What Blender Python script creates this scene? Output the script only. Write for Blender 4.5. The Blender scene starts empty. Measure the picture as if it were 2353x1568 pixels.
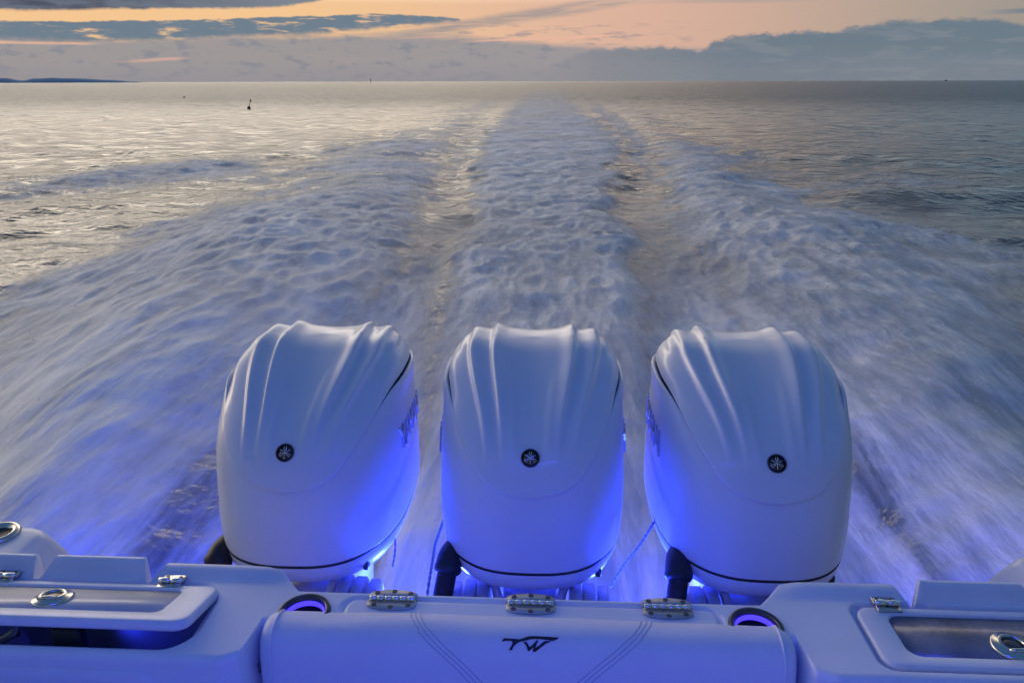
import bpy, math, random
import numpy as np
from mathutils import Vector, Matrix

random.seed(7)
rng = np.random.default_rng(7)
R = math.radians
scene = bpy.context.scene
COL = scene.collection

# ------------------------------------------------------------------ camera
PITCH = R(19.56); CAMZ = 2.6
cam_d = bpy.data.cameras.new('camera'); cam = bpy.data.objects.new('camera', cam_d)
COL.objects.link(cam); scene.camera = cam
cam_d.sensor_width = 36; cam_d.lens = 36*1680/2352
cam_d.clip_start = 0.05; cam_d.clip_end = 60000
cam.matrix_world = Matrix.Translation((0, 0, CAMZ)) @ Matrix.Rotation(R(90)-PITCH, 4, 'X') @ Matrix.Rotation(R(-0.12), 4, 'Z')

# ------------------------------------------------------------------ node helper
class G:
    def __init__(s, tree): s.t = tree; s.n = tree.nodes; s.l = tree.links
    def node(s, typ, **kw):
        n = s.n.new(typ)
        for k, v in kw.items():
            if hasattr(n, k): setattr(n, k, v)
        return n
    def put(s, sock, v):
        if isinstance(v, bpy.types.NodeSocket): s.l.new(v, sock)
        elif v is not None: sock.default_value = v
    def m(s, op, a, b=None, c=None, clamp=False):
        n = s.node('ShaderNodeMath', operation=op); n.use_clamp = clamp
        s.put(n.inputs[0], a); s.put(n.inputs[1], b)
        if c is not None: s.put(n.inputs[2], c)
        return n.outputs[0]
    def add(s, a, b): return s.m('ADD', a, b)
    def sub(s, a, b): return s.m('SUBTRACT', a, b)
    def mul(s, a, b): return s.m('MULTIPLY', a, b)
    def ss(s, x, a, b, lo=0.0, hi=1.0):
        n = s.node('ShaderNodeMapRange', interpolation_type='SMOOTHSTEP')
        s.put(n.inputs[0], x)
        for i, v in enumerate((a, b, lo, hi)): s.put(n.inputs[i+1], v)
        return n.outputs[0]
    def noise(s, vec, scale, detail=4, rough=.55, dist=0.0):
        n = s.node('ShaderNodeTexNoise'); s.put(n.inputs['Vector'], vec)
        n.inputs['Scale'].default_value = scale; n.inputs['Detail'].default_value = detail
        n.inputs['Roughness'].default_value = rough; n.inputs['Distortion'].default_value = dist
        return n.outputs[0]
    def vec(s, x, y, z=0.0):
        n = s.node('ShaderNodeCombineXYZ')
        for i, v in enumerate((x, y, z)): s.put(n.inputs[i], v)
        return n.outputs[0]
    def mix(s, f, a, b):
        n = s.node('ShaderNodeMix', data_type='RGBA')
        s.put(n.inputs[0], f)
        for i, v in ((6, a), (7, b)):
            if isinstance(v, tuple): v = (*v[:3], 1)
            s.put(n.inputs[i], v)
        return n.outputs[2]
    def curve(s, x, pts):
        """piecewise linear 1-D function of x"""
        n = s.node('ShaderNodeFloatCurve')
        x0, x1 = pts[0][0], pts[-1][0]
        ys = [p[1] for p in pts]; lo, hi = min(ys), max(ys); hi = hi if hi > lo else lo+1
        c = n.mapping.curves[0]
        for i, (px, py) in enumerate(pts):
            q = ((px-x0)/(x1-x0), (py-lo)/(hi-lo))
            if i == 0: c.points[0].location = q
            elif i == len(pts)-1: c.points[-1].location = q
            else: c.points.new(*q)
        n.mapping.update()
        t = s.m('DIVIDE', s.sub(x, x0), x1-x0, clamp=True)
        s.put(n.inputs['Value'], t)
        return s.add(s.mul(n.outputs[0], hi-lo), lo)

def lin(r, g, b):
    f = lambda c: (c/255/12.92) if c/255 <= .04045 else ((c/255+.055)/1.055)**2.4
    return (f(r), f(g), f(b))

# ------------------------------------------------------------------ world: dusk sky with cloud bands
SUN_AZ, SUN_EL = -58.0, 3.0        # degrees; azimuth measured from +Y towards +X
world = bpy.data.worlds.new('World'); scene.world = world; world.use_nodes = True
g = G(world.node_tree); g.n.clear()
sky = g.node('ShaderNodeTexSky', sky_type='NISHITA'); sky.sun_disc = False
sky.sun_elevation = R(SUN_EL); sky.sun_rotation = R(SUN_AZ)
sky.air_density = 1.3; sky.dust_density = 1.6; sky.ozone_density = 2.5
tc = g.node('ShaderNodeTexCoord'); sep = g.node('ShaderNodeSeparateXYZ'); g.put(sep.inputs[0], tc.outputs['Generated'])
dx, dy, dz = sep.outputs
AZ = g.mul(g.m('ARCTAN2', dx, dy), 57.2958)
EL = g.mul(g.m('ARCSINE', dz), 57.2958)
P = g.vec(g.mul(AZ, .1), g.mul(EL, .55))                     # clouds are drawn out along the horizon
nA = g.noise(P, 1.3, 6, .55, .3); nB = g.noise(P, 4.5, 5, .6, .2)
nC = g.noise(g.vec(g.mul(AZ, .07), g.add(g.mul(EL, .8), g.mul(AZ, -.05))), 2.0, 6, .6, .6)
nP = g.noise(g.vec(g.mul(AZ, .35), g.mul(EL, .9)), 1.6, 5, .6)      # lumpy cumulus outline
wob = g.add(g.mul(g.sub(nA, .5), 1.2), g.mul(g.sub(nB, .5), .5))
nL = g.noise(g.vec(g.mul(AZ, 1.1), g.mul(EL, 1.3)), 1.3, 4, .6)
bil = g.sub(1.0, g.mul(g.m('ABSOLUTE', g.sub(g.noise(g.vec(g.mul(AZ, .42), g.mul(EL, .7)), 1.5, 4, .55), .5)), 4.0))   # billowing tops
lump = g.add(g.mul(g.sub(nP, .5), .7), g.add(g.mul(g.sub(nL, .5), .6), g.mul(g.sub(bil, .5), .35)))
SKY = 0.05
base = g.node('ShaderNodeVectorMath', operation='SCALE'); g.put(base.inputs[0], sky.outputs[0]); base.inputs['Scale'].default_value = SKY
clear = base.outputs[0]
# after-sunset glow low over the wake, strongest to the left, giving way to blue overhead
dAz = g.m('ABSOLUTE', g.sub(AZ, -30.0))
glow_w = g.mul(g.ss(EL, 40, 5), g.ss(dAz, 125, 20))
glow_c = g.mix(g.ss(dAz, 12, 40), lin(252, 204, 150), lin(234, 190, 166))
glow_c = g.mix(g.ss(dAz, 40, 66), glow_c, g.mix(g.ss(EL, 5, 10), lin(196, 184, 168), (1.1, 1.5, 1.75)))
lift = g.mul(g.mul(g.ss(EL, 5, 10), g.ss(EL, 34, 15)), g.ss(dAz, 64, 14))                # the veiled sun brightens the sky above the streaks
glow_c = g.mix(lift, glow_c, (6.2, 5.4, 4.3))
blue = g.mix(g.ss(EL, 0, 60), (.020, .038, .090), (.040, .112, .29))  # deep dusk blue away from the glow
va = g.node('ShaderNodeVectorMath', operation='ADD'); g.put(va.inputs[0], clear); g.put(va.inputs[1], blue); clear = va.outputs[0]
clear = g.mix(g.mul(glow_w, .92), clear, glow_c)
col = clear
def layer(col, mask, c, amt=1.0):
    return g.mix(g.mul(mask, amt), col, c)
slate = lin(108, 126, 142); mauve = lin(149, 148, 153)
# thin broken altocumulus over the rest of the sky
hi = g.mul(g.ss(nA, .5, .68), g.mul(g.ss(EL, 5, 9), g.ss(EL, 60, 25)))
col = layer(col, hi, lin(128, 138, 160), .55)
# slanting wisps in the middle
wc = g.add(3.5, g.mul(g.add(AZ, 5), .15))
wm = g.mul(g.ss(g.m('ABSOLUTE', g.sub(EL, g.add(wc, g.mul(wob, .5)))), .62, .05), g.mul(g.ss(AZ, -12, -4), g.ss(AZ, 22, 6)))
col = layer(col, g.mul(wm, g.ss(nC, .3, .62)), lin(150, 146, 148), .85)
w2 = g.mul(g.ss(g.m('ABSOLUTE', g.sub(EL, g.add(5.25, g.mul(wob, .25)))), .3, .05), g.mul(g.ss(AZ, 6, 16), g.ss(AZ, 26, 19)))
col = layer(col, w2, lin(176, 160, 150), .75)
st = g.mul(g.ss(nB, .5, .66), g.mul(g.ss(EL, 2.1, 2.7), g.mul(g.ss(EL, 4.2, 3.4), g.mul(g.ss(AZ, -8, -2), g.ss(AZ, 16, 9)))))
col = layer(col, st, lin(165, 148, 148), .8)
# mauve veil under the streaks
ve = g.curve(AZ, [(-70, 2.6), (-34, 2.55), (-20, 2.9), (-8, 3.1), (0, 2.7), (8, 2.3), (16, 2.0), (70, 1.8)])
vm = g.ss(g.sub(EL, g.add(ve, g.mul(wob, .8))), .35, -.35)
col = layer(col, vm, mauve, .93)
col = layer(col, g.mul(vm, g.ss(g.add(nP, g.mul(g.sub(nL, .5), .3)), .5, .68)), lin(132, 136, 147), .75)
col = layer(col, g.mul(vm, g.ss(nC, .5, .7)), lin(168, 156, 154), .5)
col = layer(col, g.ss(EL, 1.6, .1), lin(146, 144, 150), .6)
# pink slits in the veil
def slit(col, az0, az1, el0, slope, th, c, amt=.85):
    e = g.add(el0, g.mul(g.sub(AZ, az0), slope))
    mk = g.mul(g.ss(g.m('ABSOLUTE', g.sub(EL, g.add(e, g.mul(g.sub(nB, .5), .12)))), th, th*.1), g.mul(g.ss(AZ, az0-1, az0+3), g.ss(AZ, az1+.6, az1-.8)))
    return layer(col, mk, c, amt)
col = slit(col, -27, -22.6, 1.22, .065, .16, lin(214, 172, 158))
col = slit(col, -40, -28, 2.32, .0, .13, lin(232, 184, 156))
col = slit(col, -3.5, 7, 2.72, .03, .14, lin(235, 182, 160))
col = slit(col, -9, -4.5, 2.85, .05, .1, lin(215, 170, 155), .6)
# long slate streak and the dark cloud above it, left
bc = g.curve(AZ, [(-75, 2.9), (-34, 2.95), (-26, 3.15), (-14, 3.75), (-3, 4.15), (20, 4.2)])
bt = g.curve(AZ, [(-75, .5), (-34, .52), (-24, .55), (-12, .5), (-7, .3), (-3.6, .02), (-2, -.6), (20, -.6)])
topE = g.add(bc, g.add(bt, g.mul(lump, .22))); botE = g.sub(bc, g.sub(bt, g.add(g.mul(wob, .45), g.mul(g.sub(nL, .5), .25))))
bm = g.mul(g.ss(g.sub(EL, topE), .05, -.07), g.ss(g.sub(EL, botE), -.2, .22))
col = layer(col, g.mul(bm, g.ss(g.add(nB, g.mul(nA, .25)), .40, .60)), g.mix(g.ss(nL, .4, .65), slate, lin(128, 138, 150)), .95)
col = layer(col, g.mul(bm, g.ss(g.add(nB, g.mul(nL, .3)), .52, .66)), slate, .8)
te = g.curve(AZ, [(-75, 3.9), (-34, 4.02), (-25, 4.45), (-17, 4.75), (-13, 5.3), (-9, 6.6), (10, 9)])
tm = g.mul(g.ss(g.sub(EL, g.add(te, g.add(g.mul(wob, .28), g.mul(g.sub(nL, .5), .22)))), -.06, .16), g.mul(g.ss(EL, 9, 6), g.ss(AZ, -4, -12)))
col = layer(col, tm, g.mix(g.ss(AZ, -12, -32), lin(120, 132, 146), g.mix(g.ss(nB, .38, .62), lin(60, 74, 98), lin(90, 104, 124))), .96)
# slate bank on the right
rb = g.curve(AZ, [(-10, 0), (1.5, .6), (4.5, 1.75), (6.5, 2.05), (11.2, 2.25), (13.2, 1.95), (14.6, 2.75), (18, 3.0), (22, 3.05), (25.5, 3.55), (29, 3.6), (34, 3.05), (60, 3.0), (110, 1.2)])
rm = g.ss(g.sub(EL, g.add(rb, g.mul(lump, .8))), .15, -.24)
rcol = g.mix(g.ss(AZ, 4, 18), lin(136, 138, 146), lin(106, 123, 137))
col = layer(col, g.mul(rm, g.ss(AZ, 1, 7)), rcol, g.add(.68, g.mul(g.ss(EL, .6, 2.4), .28)))
col = layer(col, g.mul(g.mul(rm, g.ss(g.add(nA, g.mul(g.sub(nB, .5), .6)), .48, .66)), g.ss(AZ, 6, 14)), lin(134, 140, 148), .6)
s5 = g.mul(g.ss(g.m('ABSOLUTE', g.sub(EL, g.add(3.95, g.mul(wob, .1)))), .2, .08), g.mul(g.ss(AZ, 30, 33), g.ss(AZ, 48, 40)))
col = layer(col, s5, lin(120, 130, 142), .9)
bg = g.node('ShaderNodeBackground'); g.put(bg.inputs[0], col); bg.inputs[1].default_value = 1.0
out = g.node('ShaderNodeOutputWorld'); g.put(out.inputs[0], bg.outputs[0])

# ------------------------------------------------------------------ sun (veiled, near the horizon)
sd = bpy.data.lights.new('sun', 'SUN'); sd.energy = 0.45; sd.angle = R(20); sd.color = (1.0, .76, .52)
sun = bpy.data.objects.new('sun', sd); COL.objects.link(sun)
v = Vector((math.sin(R(SUN_AZ))*math.cos(R(SUN_EL+4)), math.cos(R(SUN_AZ))*math.cos(R(SUN_EL+4)), math.sin(R(SUN_EL+4))))
sun.rotation_euler = v.to_track_quat('Z', 'Y').to_euler()

vs = scene.view_settings; vs.view_transform = 'Standard'; vs.look = 'None'; vs.exposure = 0; vs.gamma = 1; vs.use_curve_mapping = False
cy = scene.cycles; cy.use_denoising = True; cy.max_bounces = 6; cy.diffuse_bounces = 3; cy.glossy_bounces = 3
cy.transmission_bounces = 4; cy.caustics_reflective = False; cy.caustics_refractive = False; cy.sample_clamp_indirect = 4.0

# ------------------------------------------------------------------ frames
YAW = R(2.86); X0 = -.04
cY, sY = math.cos(YAW), math.sin(YAW)
def b2w(p): return Vector((cY*p[0]+sY*p[1]+X0, -sY*p[0]+cY*p[1], p[2]))
ORG = {}

# ------------------------------------------------------------------ materials
def mat(name, color, rough=.4, metal=0.0, coat=0.0, bump=None, spec=.5, vary=.0):
    m = bpy.data.materials.new(name); m.use_nodes = True
    q = G(m.node_tree); b = q.n['Principled BSDF']
    b.inputs['Base Color'].default_value = (*color, 1); b.inputs['Roughness'].default_value = rough
    b.inputs['Metallic'].default_value = metal; b.inputs['Coat Weight'].default_value = coat
    b.inputs['Coat Roughness'].default_value = .2; b.inputs['Specular IOR Level'].default_value = spec
    tcn = q.node('ShaderNodeTexCoord'); co = tcn.outputs['Object']
    if vary:
        n = q.noise(co, 7.0, 5, .6)
        dk = tuple(c*(1-vary) for c in color)
        q.put(b.inputs['Base Color'], q.mix(q.ss(n, .35, .65), dk, color))
        q.put(b.inputs['Roughness'], q.add(rough-.06, q.mul(q.noise(co, 18, 4, .6), .12)))
    if bump:
        sc, st = bump
        bn = q.node('ShaderNodeBump'); bn.inputs['Strength'].default_value = st; bn.inputs['Distance'].default_value = .002
        q.put(bn.inputs['Height'], q.noise(co, sc, 4, .6)); q.put(b.inputs['Normal'], bn.outputs[0])
    return m
def emit(name, color, strength):
    m = bpy.data.materials.new(name); m.use_nodes = True
    q = G(m.node_tree); b = q.n['Principled BSDF']
    b.inputs['Base Color'].default_value = (.05, .05, .1, 1)
    b.inputs['Emission Color'].default_value = (*color, 1); b.inputs['Emission Strength'].default_value = strength
    return m
M = dict(
    paint=mat('pearl_white_paint', (.74, .75, .77), .46, coat=.28, vary=.02),
    gel=mat('white_gelcoat', (.76, .77, .79), .42, coat=.12, bump=(160, .06), vary=.05),
    vinyl=mat('white_vinyl', (.74, .74, .77), .55, bump=(420, .35), vary=.03),
    seam=mat('stitched_seam', (.42, .42, .48), .7),
    black=mat('black_rubber', (.012, .012, .014), .55),
    hose=mat('black_hose', (.008, .008, .010), .6, bump=(300, .3)),
    steel=mat('stainless_steel', (.62, .60, .56), .22, metal=1.0, vary=.12),
    oldsteel=mat('weathered_hinge_steel', (.55, .55, .50), .45, metal=.55, vary=.3, bump=(90, .2)),
    darksteel=mat('dark_steel', (.09, .09, .10), .3, metal=.8),
    emblem=mat('black_emblem', (.006, .006, .008), .15, coat=.8),
    chrome=mat('chrome', (.8, .8, .82), .12, metal=1.0),
    grey=mat('grey_cast_aluminium', (.45, .46, .48), .45, coat=.2, vary=.08),
    liner=mat('blue_well_liner', (.02, .03, .30), .35),
    frost=mat('frosted_acrylic', (.60, .59, .58), .40, coat=.25, vary=.12),
    frost_d=None,
    rope=mat('white_rope', (.36, .38, .40), .8),
    land=mat('far_land', (.5, .58, .62), .9, vary=.2),  # pale bluish base colour takes the place of distance haze
    dark=mat('dark_far_paint', (.03, .035, .04), .6),
    orange=mat('buoy_paint', (.10, .05, .03), .5),
    led=emit('blue_led', (.05, .03, 1.0), 2.2),
    lens=emit('blue_lamp_lens', (.03, .08, 1.0), 4.0),
)
M['paint'].node_tree.nodes['Principled BSDF'].inputs['Coat Roughness'].default_value = .07
# wet, smoked pane of the closed lid, with drying water marks
M['frost_d'] = mat('smoked_wet_acrylic', (.20, .22, .26), .28, coat=.5, vary=.45, bump=(55, .5))

# ------------------------------------------------------------------ mesh helpers
def newmesh(name, V, F, smooth=True):
    me = bpy.data.meshes.new(name)
    V = np.asarray(V, dtype=np.float32)
    if isinstance(F, np.ndarray):
        k = F.shape[1]; n = len(F)
        me.vertices.add(len(V)); me.vertices.foreach_set('co', V.ravel())
        me.loops.add(n*k); me.loops.foreach_set('vertex_index', F.astype(np.int32).ravel())
        me.polygons.add(n); me.polygons.foreach_set('loop_start', np.arange(0, n*k, k, dtype=np.int32))
        me.update(calc_edges=True)
    else:
        me.from_pydata([tuple(map(float, v)) for v in V], [], [tuple(map(int, f)) for f in F])
    me.polygons.foreach_set('use_smooth', np.full(len(me.polygons), smooth, dtype=bool))
    me.validate(); me.update()
    return me
def gridF(n, m, cu=False, cv=False, off=0):
    i = np.arange(n if cu else n-1); j = np.arange(m if cv else m-1)
    I, J = np.meshgrid(i, j, indexing='ij'); I2 = (I+1) % n; J2 = (J+1) % m
    return np.stack([I*m+J, I2*m+J, I2*m+J2, I*m+J2], -1).reshape(-1, 4)+off
class MB:
    """collects pieces of one mesh (boat-frame coordinates)"""
    def __init__(s): s.V = []; s.F = []; s.n = 0
    def raw(s, V, F):
        V = np.asarray(V, float)
        s.F += [tuple(int(i)+s.n for i in f) for f in F]; s.V.append(V); s.n += len(V); return s
    def grid(s, P, cu=False, cv=False, cap0=False, cap1=False, flip=False):
        n, m = P.shape[:2]
        F = [tuple(f)[::-1] for f in gridF(n, m, cu, cv)]
        if cap0: F.append(tuple(range(m))[::-1])
        if cap1: F.append(tuple((n-1)*m+k for k in range(m)))
        if flip: F = [f[::-1] for f in F]
        return s.raw(P.reshape(-1, 3), F)
    def tube(s, pts, r, seg=12, caps=True):
        P = np.array(pts, float); n = len(P); r = np.broadcast_to(np.asarray(r, float), (n,))
        T = np.gradient(P, axis=0); T /= np.linalg.norm(T, axis=1)[:, None]+1e-9
        up = np.array([0, 0, 1.]) if abs(T[0][2]) < .9 else np.array([1., 0, 0])
        a = np.linspace(0, 2*np.pi, seg, endpoint=False); G_ = np.zeros((n, seg, 3))
        nrm = up-T[0]*np.dot(up, T[0]); nrm /= np.linalg.norm(nrm)
        for i in range(n):
            nrm = nrm-T[i]*np.dot(nrm, T[i]); nrm /= np.linalg.norm(nrm); bi = np.cross(T[i], nrm)
            G_[i] = P[i]+r[i]*(np.cos(a)[:, None]*nrm+np.sin(a)[:, None]*bi)
        return s.grid(G_, cv=True, cap0=caps, cap1=caps)
    def lathe(s, prof, c, seg=40, axis=None, cap=True):
        prof = np.array(prof, float); a = np.linspace(0, 2*np.pi, seg, endpoint=False)
        P = np.stack([prof[:, None, 0]*np.cos(a), prof[:, None, 0]*np.sin(a), np.repeat(prof[:, 1:2], seg, 1)], -1)
        if axis is not None:
            q = np.array(Vector(axis).to_track_quat('Z', 'Y').to_matrix()); P = P@q.T
        return s.grid(P+np.array(c), cv=True, cap0=cap, cap1=cap)
    def loft(s, loops, cap0=True, cap1=True):
        return s.grid(np.array(loops, float), cv=True, cap0=cap0, cap1=cap1)
    def box(s, lo, hi, bev=.003):
        x0, y0, z0 = lo; x1, y1, z1 = hi; cx, cy_, w, h = (x0+x1)/2, (y0+y1)/2, x1-x0, y1-y0
        b = min(bev, w*.3, h*.3, (z1-z0)*.3)
        L = [rr(cx, cy_, w-2*b, h-2*b, b, z0), rr(cx, cy_, w, h, b, z0+b), rr(cx, cy_, w, h, b, z1-b), rr(cx, cy_, w-2*b, h-2*b, b, z1)]
        return s.loft(L)
    def build(s, name, m, parent=None, smooth=True, org=None):
        V = np.concatenate(s.V)
        o = ORG[parent.name] if parent is not None else np.zeros(3)
        me = newmesh(name, V-o, s.F, smooth)
        return link(name, me, m, parent)
def rr(cx, cy_, w, h, r, z, k=6):
    r = min(r, w/2-1e-4, h/2-1e-4); out_ = []
    for (sx, sy, a0) in ((1, 1, 0), (-1, 1, 90), (-1, -1, 180), (1, -1, 270)):
        for i in range(k+1):
            a = R(a0+90*i/k); out_.append((cx+sx*(w/2-r)+r*math.cos(a), cy_+sy*(h/2-r)+r*math.sin(a), z))
    return out_
def link(name, me, m, parent=None):
    o = bpy.data.objects.new(name, me); COL.objects.link(o)
    if m is not None and len(me.materials) == 0: me.materials.append(m)
    if parent is not None: o.parent = parent; ORG[o.name] = ORG[parent.name]
    return o
def tag(o, label, cat, group=None):
    o['label'] = label; o['category'] = cat
    if group: o['group'] = group
    return o
def empty(name, loc_b):
    o = bpy.data.objects.new(name, None); COL.objects.link(o); o.empty_display_size = .1
    o.location = b2w(loc_b); o.rotation_euler = (0, 0, -YAW); ORG[o.name] = np.array(loc_b, float); return o
def copy_tree(o, parent=None):
    c = o.copy(); COL.objects.link(c); c.parent = parent; ORG[c.name] = ORG[o.name]
    for ch in list(o.children): copy_tree(ch, c)
    return c
def sstep(x, a, b):
    t = np.clip((np.asarray(x, float)-a)/(b-a), 0, 1); return t*t*(3-2*t)
def spline(xs, ys):
    """natural cubic spline through the points"""
    xs = np.array(xs, float); ys = np.array(ys, float); n = len(xs); h = np.diff(xs)
    A = np.zeros((n, n)); r_ = np.zeros(n); A[0, 0] = A[-1, -1] = 1
    for i in range(1, n-1):
        A[i, i-1], A[i, i], A[i, i+1] = h[i-1], 2*(h[i-1]+h[i]), h[i]
        r_[i] = 6*((ys[i+1]-ys[i])/h[i]-(ys[i]-ys[i-1])/h[i-1])
    m_ = np.linalg.solve(A, r_)
    def f(x):
        x = np.clip(np.asarray(x, float), xs[0], xs[-1]); k = np.clip(np.searchsorted(xs, x)-1, 0, n-2)
        a = xs[k+1]-x; b = x-xs[k]; H = h[k]
        return (m_[k]*a**3+m_[k+1]*b**3)/(6*H)+(ys[k]/H-m_[k]*H/6)*a+(ys[k+1]/H-m_[k+1]*H/6)*b
    return f
# gradient noise
_perm = rng.permutation(256); _perm = np.concatenate([_perm, _perm, _perm]); _ang = rng.random(256)*2*np.pi
def perlin(x, y, seed=0):
    x = x+seed*17.31; y = y+seed*9.73
    xi = np.floor(x).astype(np.int64); yi = np.floor(y).astype(np.int64); fx = x-xi; fy = y-yi
    u = fx*fx*fx*(fx*(fx*6-15)+10); w = fy*fy*fy*(fy*(fy*6-15)+10)
    def gr(i, j, a, b):
        h = _ang[_perm[_perm[(xi+i) & 255]+((yi+j) & 255)]]
        return np.cos(h)*a+np.sin(h)*b
    return ((gr(0, 0, fx, fy)*(1-u)+gr(1, 0, fx-1, fy)*u)*(1-w)+(gr(0, 1, fx, fy-1)*(1-u)+gr(1, 1, fx-1, fy-1)*u)*w)*1.5

# ================================================================== SEA
def build_sea():
    na = 720; nr = 980
    ang = np.linspace(R(-52), R(52), na)
    rad = np.concatenate([np.geomspace(3.2, 420, nr), np.geomspace(440, 26000, 50)])
    oy = -1.6
    Rr, Aa = np.meshgrid(rad, ang, indexing='ij')
    X = Rr*np.sin(Aa); Y = oy+Rr*np.cos(Aa)
    xb = cY*(X-X0)-sY*Y; yb = sY*(X-X0)+cY*Y            # boat frame
    cell = np.maximum(np.gradient(rad)[:, None], Rr*(ang[1]-ang[0]))
    yy = np.clip(yb, .5, None)
    # wake half widths (metres) by distance astern
    I = lambda pts: np.interp(yb, [p[0] for p in pts], [p[1] for p in pts])
    wcl = I([(0, 1.0), (7.6, 1.2), (11, 1.35), (14.7, 1.5), (22, 2.2), (33, 3.1), (47, 3.8), (113, 6), (175, 7.3), (400, 10)])
    wcr = I([(0, 1.0), (7.6, 1.3), (11, 1.45), (16, 1.5), (22, 2.3), (34, 3.4), (47, 3.7), (78, 3.8), (150, 5.5), (400, 9)])
    wtl = I([(0, 1.8), (5, 2.0), (8, 2.1), (9.6, 2.05), (13, 2.25), (20, 2.9), (29, 3.5), (36, 3.6), (60, 4)])
    wtr = I([(0, 1.8), (5, 2.0), (8, 2.1), (10, 2.25), (12.4, 2.3), (16, 2.5), (22, 3.1), (31, 4.1), (60, 5)])
    wol = I([(0, 2.6), (4, 4.6), (6, 6.2), (9.6, 7.5), (13, 7.7), (16, 7.2), (19, 7.2), (25, 9.5), (32, 9), (47, 8), (80, 11.5), (113, 12), (175, 13), (400, 16)])
    wor = I([(0, 2.6), (4, 4.4), (6, 5.6), (9, 6.6), (11.7, 7.4), (13.4, 7.4), (16.2, 6.2), (20, 6.4), (26, 7.3), (31, 7.2), (47, 7.6), (78, 11), (150, 12), (400, 15)])
    L = xb < 0
    ax = np.abs(xb); wc = np.where(L, wcl, wcr); wt = np.where(L, wtl, wtr); wo = np.where(L, wol, wor)
    # flow coordinate: streaked near the boat, isotropic far away
    ys = np.linspace(0, 27000, 270001)[:4001]; ys = np.concatenate([ys, [30000]])
    stv = 1+5.5*np.exp(-((np.maximum(ys-3, 0))/6.0)**1.3)
    gy = np.concatenate([[0], np.cumsum(np.diff(ys)/((stv[1:]+stv[:-1])/2))]); Gy = np.interp(yb, ys, gy)
    edgew = .25+.035*yy
    ragged = perlin(xb/1.4, Gy/1.4, 1)*.55+perlin(xb/.5, Gy/.6, 2)*.3
    ragged = ragged*np.clip(.6+yy*.04, .6, 2.2)
    core = sstep(ax+ragged*.55, wc+edgew*.6, wc-edgew*.8)
    sheet = sstep(ax+ragged*1.9, wo+edgew*2.6, wo-edgew*3.0)*sstep(ax+ragged*.6, wt-edgew*1.1, wt+edgew*1.2)
    fade = np.interp(yb, [0, 14, 25, 40, 70, 113, 200, 500], [1, 1, .95, .88, .72, .56, .42, .1])
    fade_s = np.interp(yb, [0, 12, 16, 22, 32, 50, 90, 160], [1, 1, .95, .86, .74, .66, .58, .4])
    patch = perlin(xb/3.5, Gy/4.5, 3)
    far_end = np.interp(yb, [0, 140, 320], [1, 1, 0])
    foam = np.maximum(core*fade*(.94+.3*patch), sheet*fade_s*(.94+.34*patch)*far_end)
    # smooth troughs either side of the prop wash keep thin foam only close to the boat
    trough = (1-core)*sstep(ax+ragged*.3, wt+edgew, wt-edgew*.3)
    foam = np.maximum(foam, trough*np.interp(yb, [0, 4, 7, 9.5, 12, 17, 23, 40, 90], [1, 1, 1, .82, .42, .28, .50, .74, .6]))
    # dark hollows close alongside the outer engines
    foam = foam-.24*np.exp(-((ax-1.75-.12*(yb-2.5)+.25*perlin(xb/.5, Gy/.5, 9))/.45)**2)*sstep(yb, 7.5, 3.5)
    # ruffled shoulders outside the spray sheets; left foam tint paints in bluish sky reflection
    sh_l = np.where(L, sstep(ax, 16.5, 12.5), sstep(ax, 15, 10))*sstep(ax, wo-1, wo+.8)
    band = np.exp(-((yb-np.where(L, 25.5-(ax-8)*.95, 20.5+(ax-9)*.1))/np.where(L, 5.2, 3.0))**2)
    foam = np.maximum(foam, sh_l*band*np.where(L, .74, .46)*(.95+.3*patch))
    # ---------------- height
    Z = np.zeros_like(X)
    def octave(wl, amp, seed, sx=1., sy=1., coord='w', mask=1.):
        nonlocal Z
        f = sstep(wl/cell, 2.2, 5.0)
        if f.max() <= 0: return
        px, py = (X, Y) if coord == 'w' else (xb, Gy)
        Z += perlin(px/(wl*sx), py/(wl*sy), seed)*amp*f*mask
    calm = 1-np.clip(foam, 0, 1)*.55
    th = R(18); Xr, Yr = X*math.cos(th)+Y*math.sin(th), -X*math.sin(th)+Y*math.cos(th)
    for k, (wl, amp) in enumerate([(22, .10), (11, .06), (5.5, .055), (2.9, .06), (1.5, .046), (.8, .026), (.42, .013), (.22, .006)]):
        f = sstep(wl/cell, 2.0, 4.5)
        nz_ = perlin(Xr/(wl*1.45), Yr/wl, 20+k); Z += ((1-2*np.abs(nz_)) if k in (2, 3) else 1.5*nz_)*amp*f*calm*(.55 if k < 2 else 1)
    near = np.exp(-((yb-7)/9.0)**2)
    # prop wash mound, troughs, thrown spray sheets
    Z += .10*core*np.interp(yb, [0, 3, 9, 16, 40, 100, 300], [.2, .6, 1.3, 1.1, .9, .5, 0])
    Z -= .07*trough*np.interp(yb, [0, 4, 9, 18, 40, 90], [.2, .8, 1.3, 1.2, .7, .2])
    crest = np.exp(-((ax-(wt+(wo-wt)*.42))/((wo-wt)*.30))**2)
    Z += crest*np.interp(yb, [0, 3, 7, 12, 18, 30, 60, 120], [.1, .26, .40, .32, .2, .14, .08, 0])
    # bow-wave shoulders: a ridge each side with a hollow in front of it
    for sgn, (x0, y0, x1, y1), hgt, wid in ((-1, (15, 18.0, 7.5, 34.0), .085, 3.0), (1, (16, 19.3, 7, 17.6), .16, 1.1), (1, (14, 27, 6.5, 29), .12, 2.0)):
        t = np.clip((ax-x1)/(x0-x1), -.2, 1.3); yc = y1+(y0-y1)*t
        m_ = (np.sign(xb) == sgn)*sstep(ax, x1-1.5, x1+1.5)*sstep(ax, x0+9, x0)
        q = (yb-yc)/wid
        Z += m_*hgt*(np.exp(-q*q)-.75*np.exp(-((q+1.7)/.9)**2))
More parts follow.
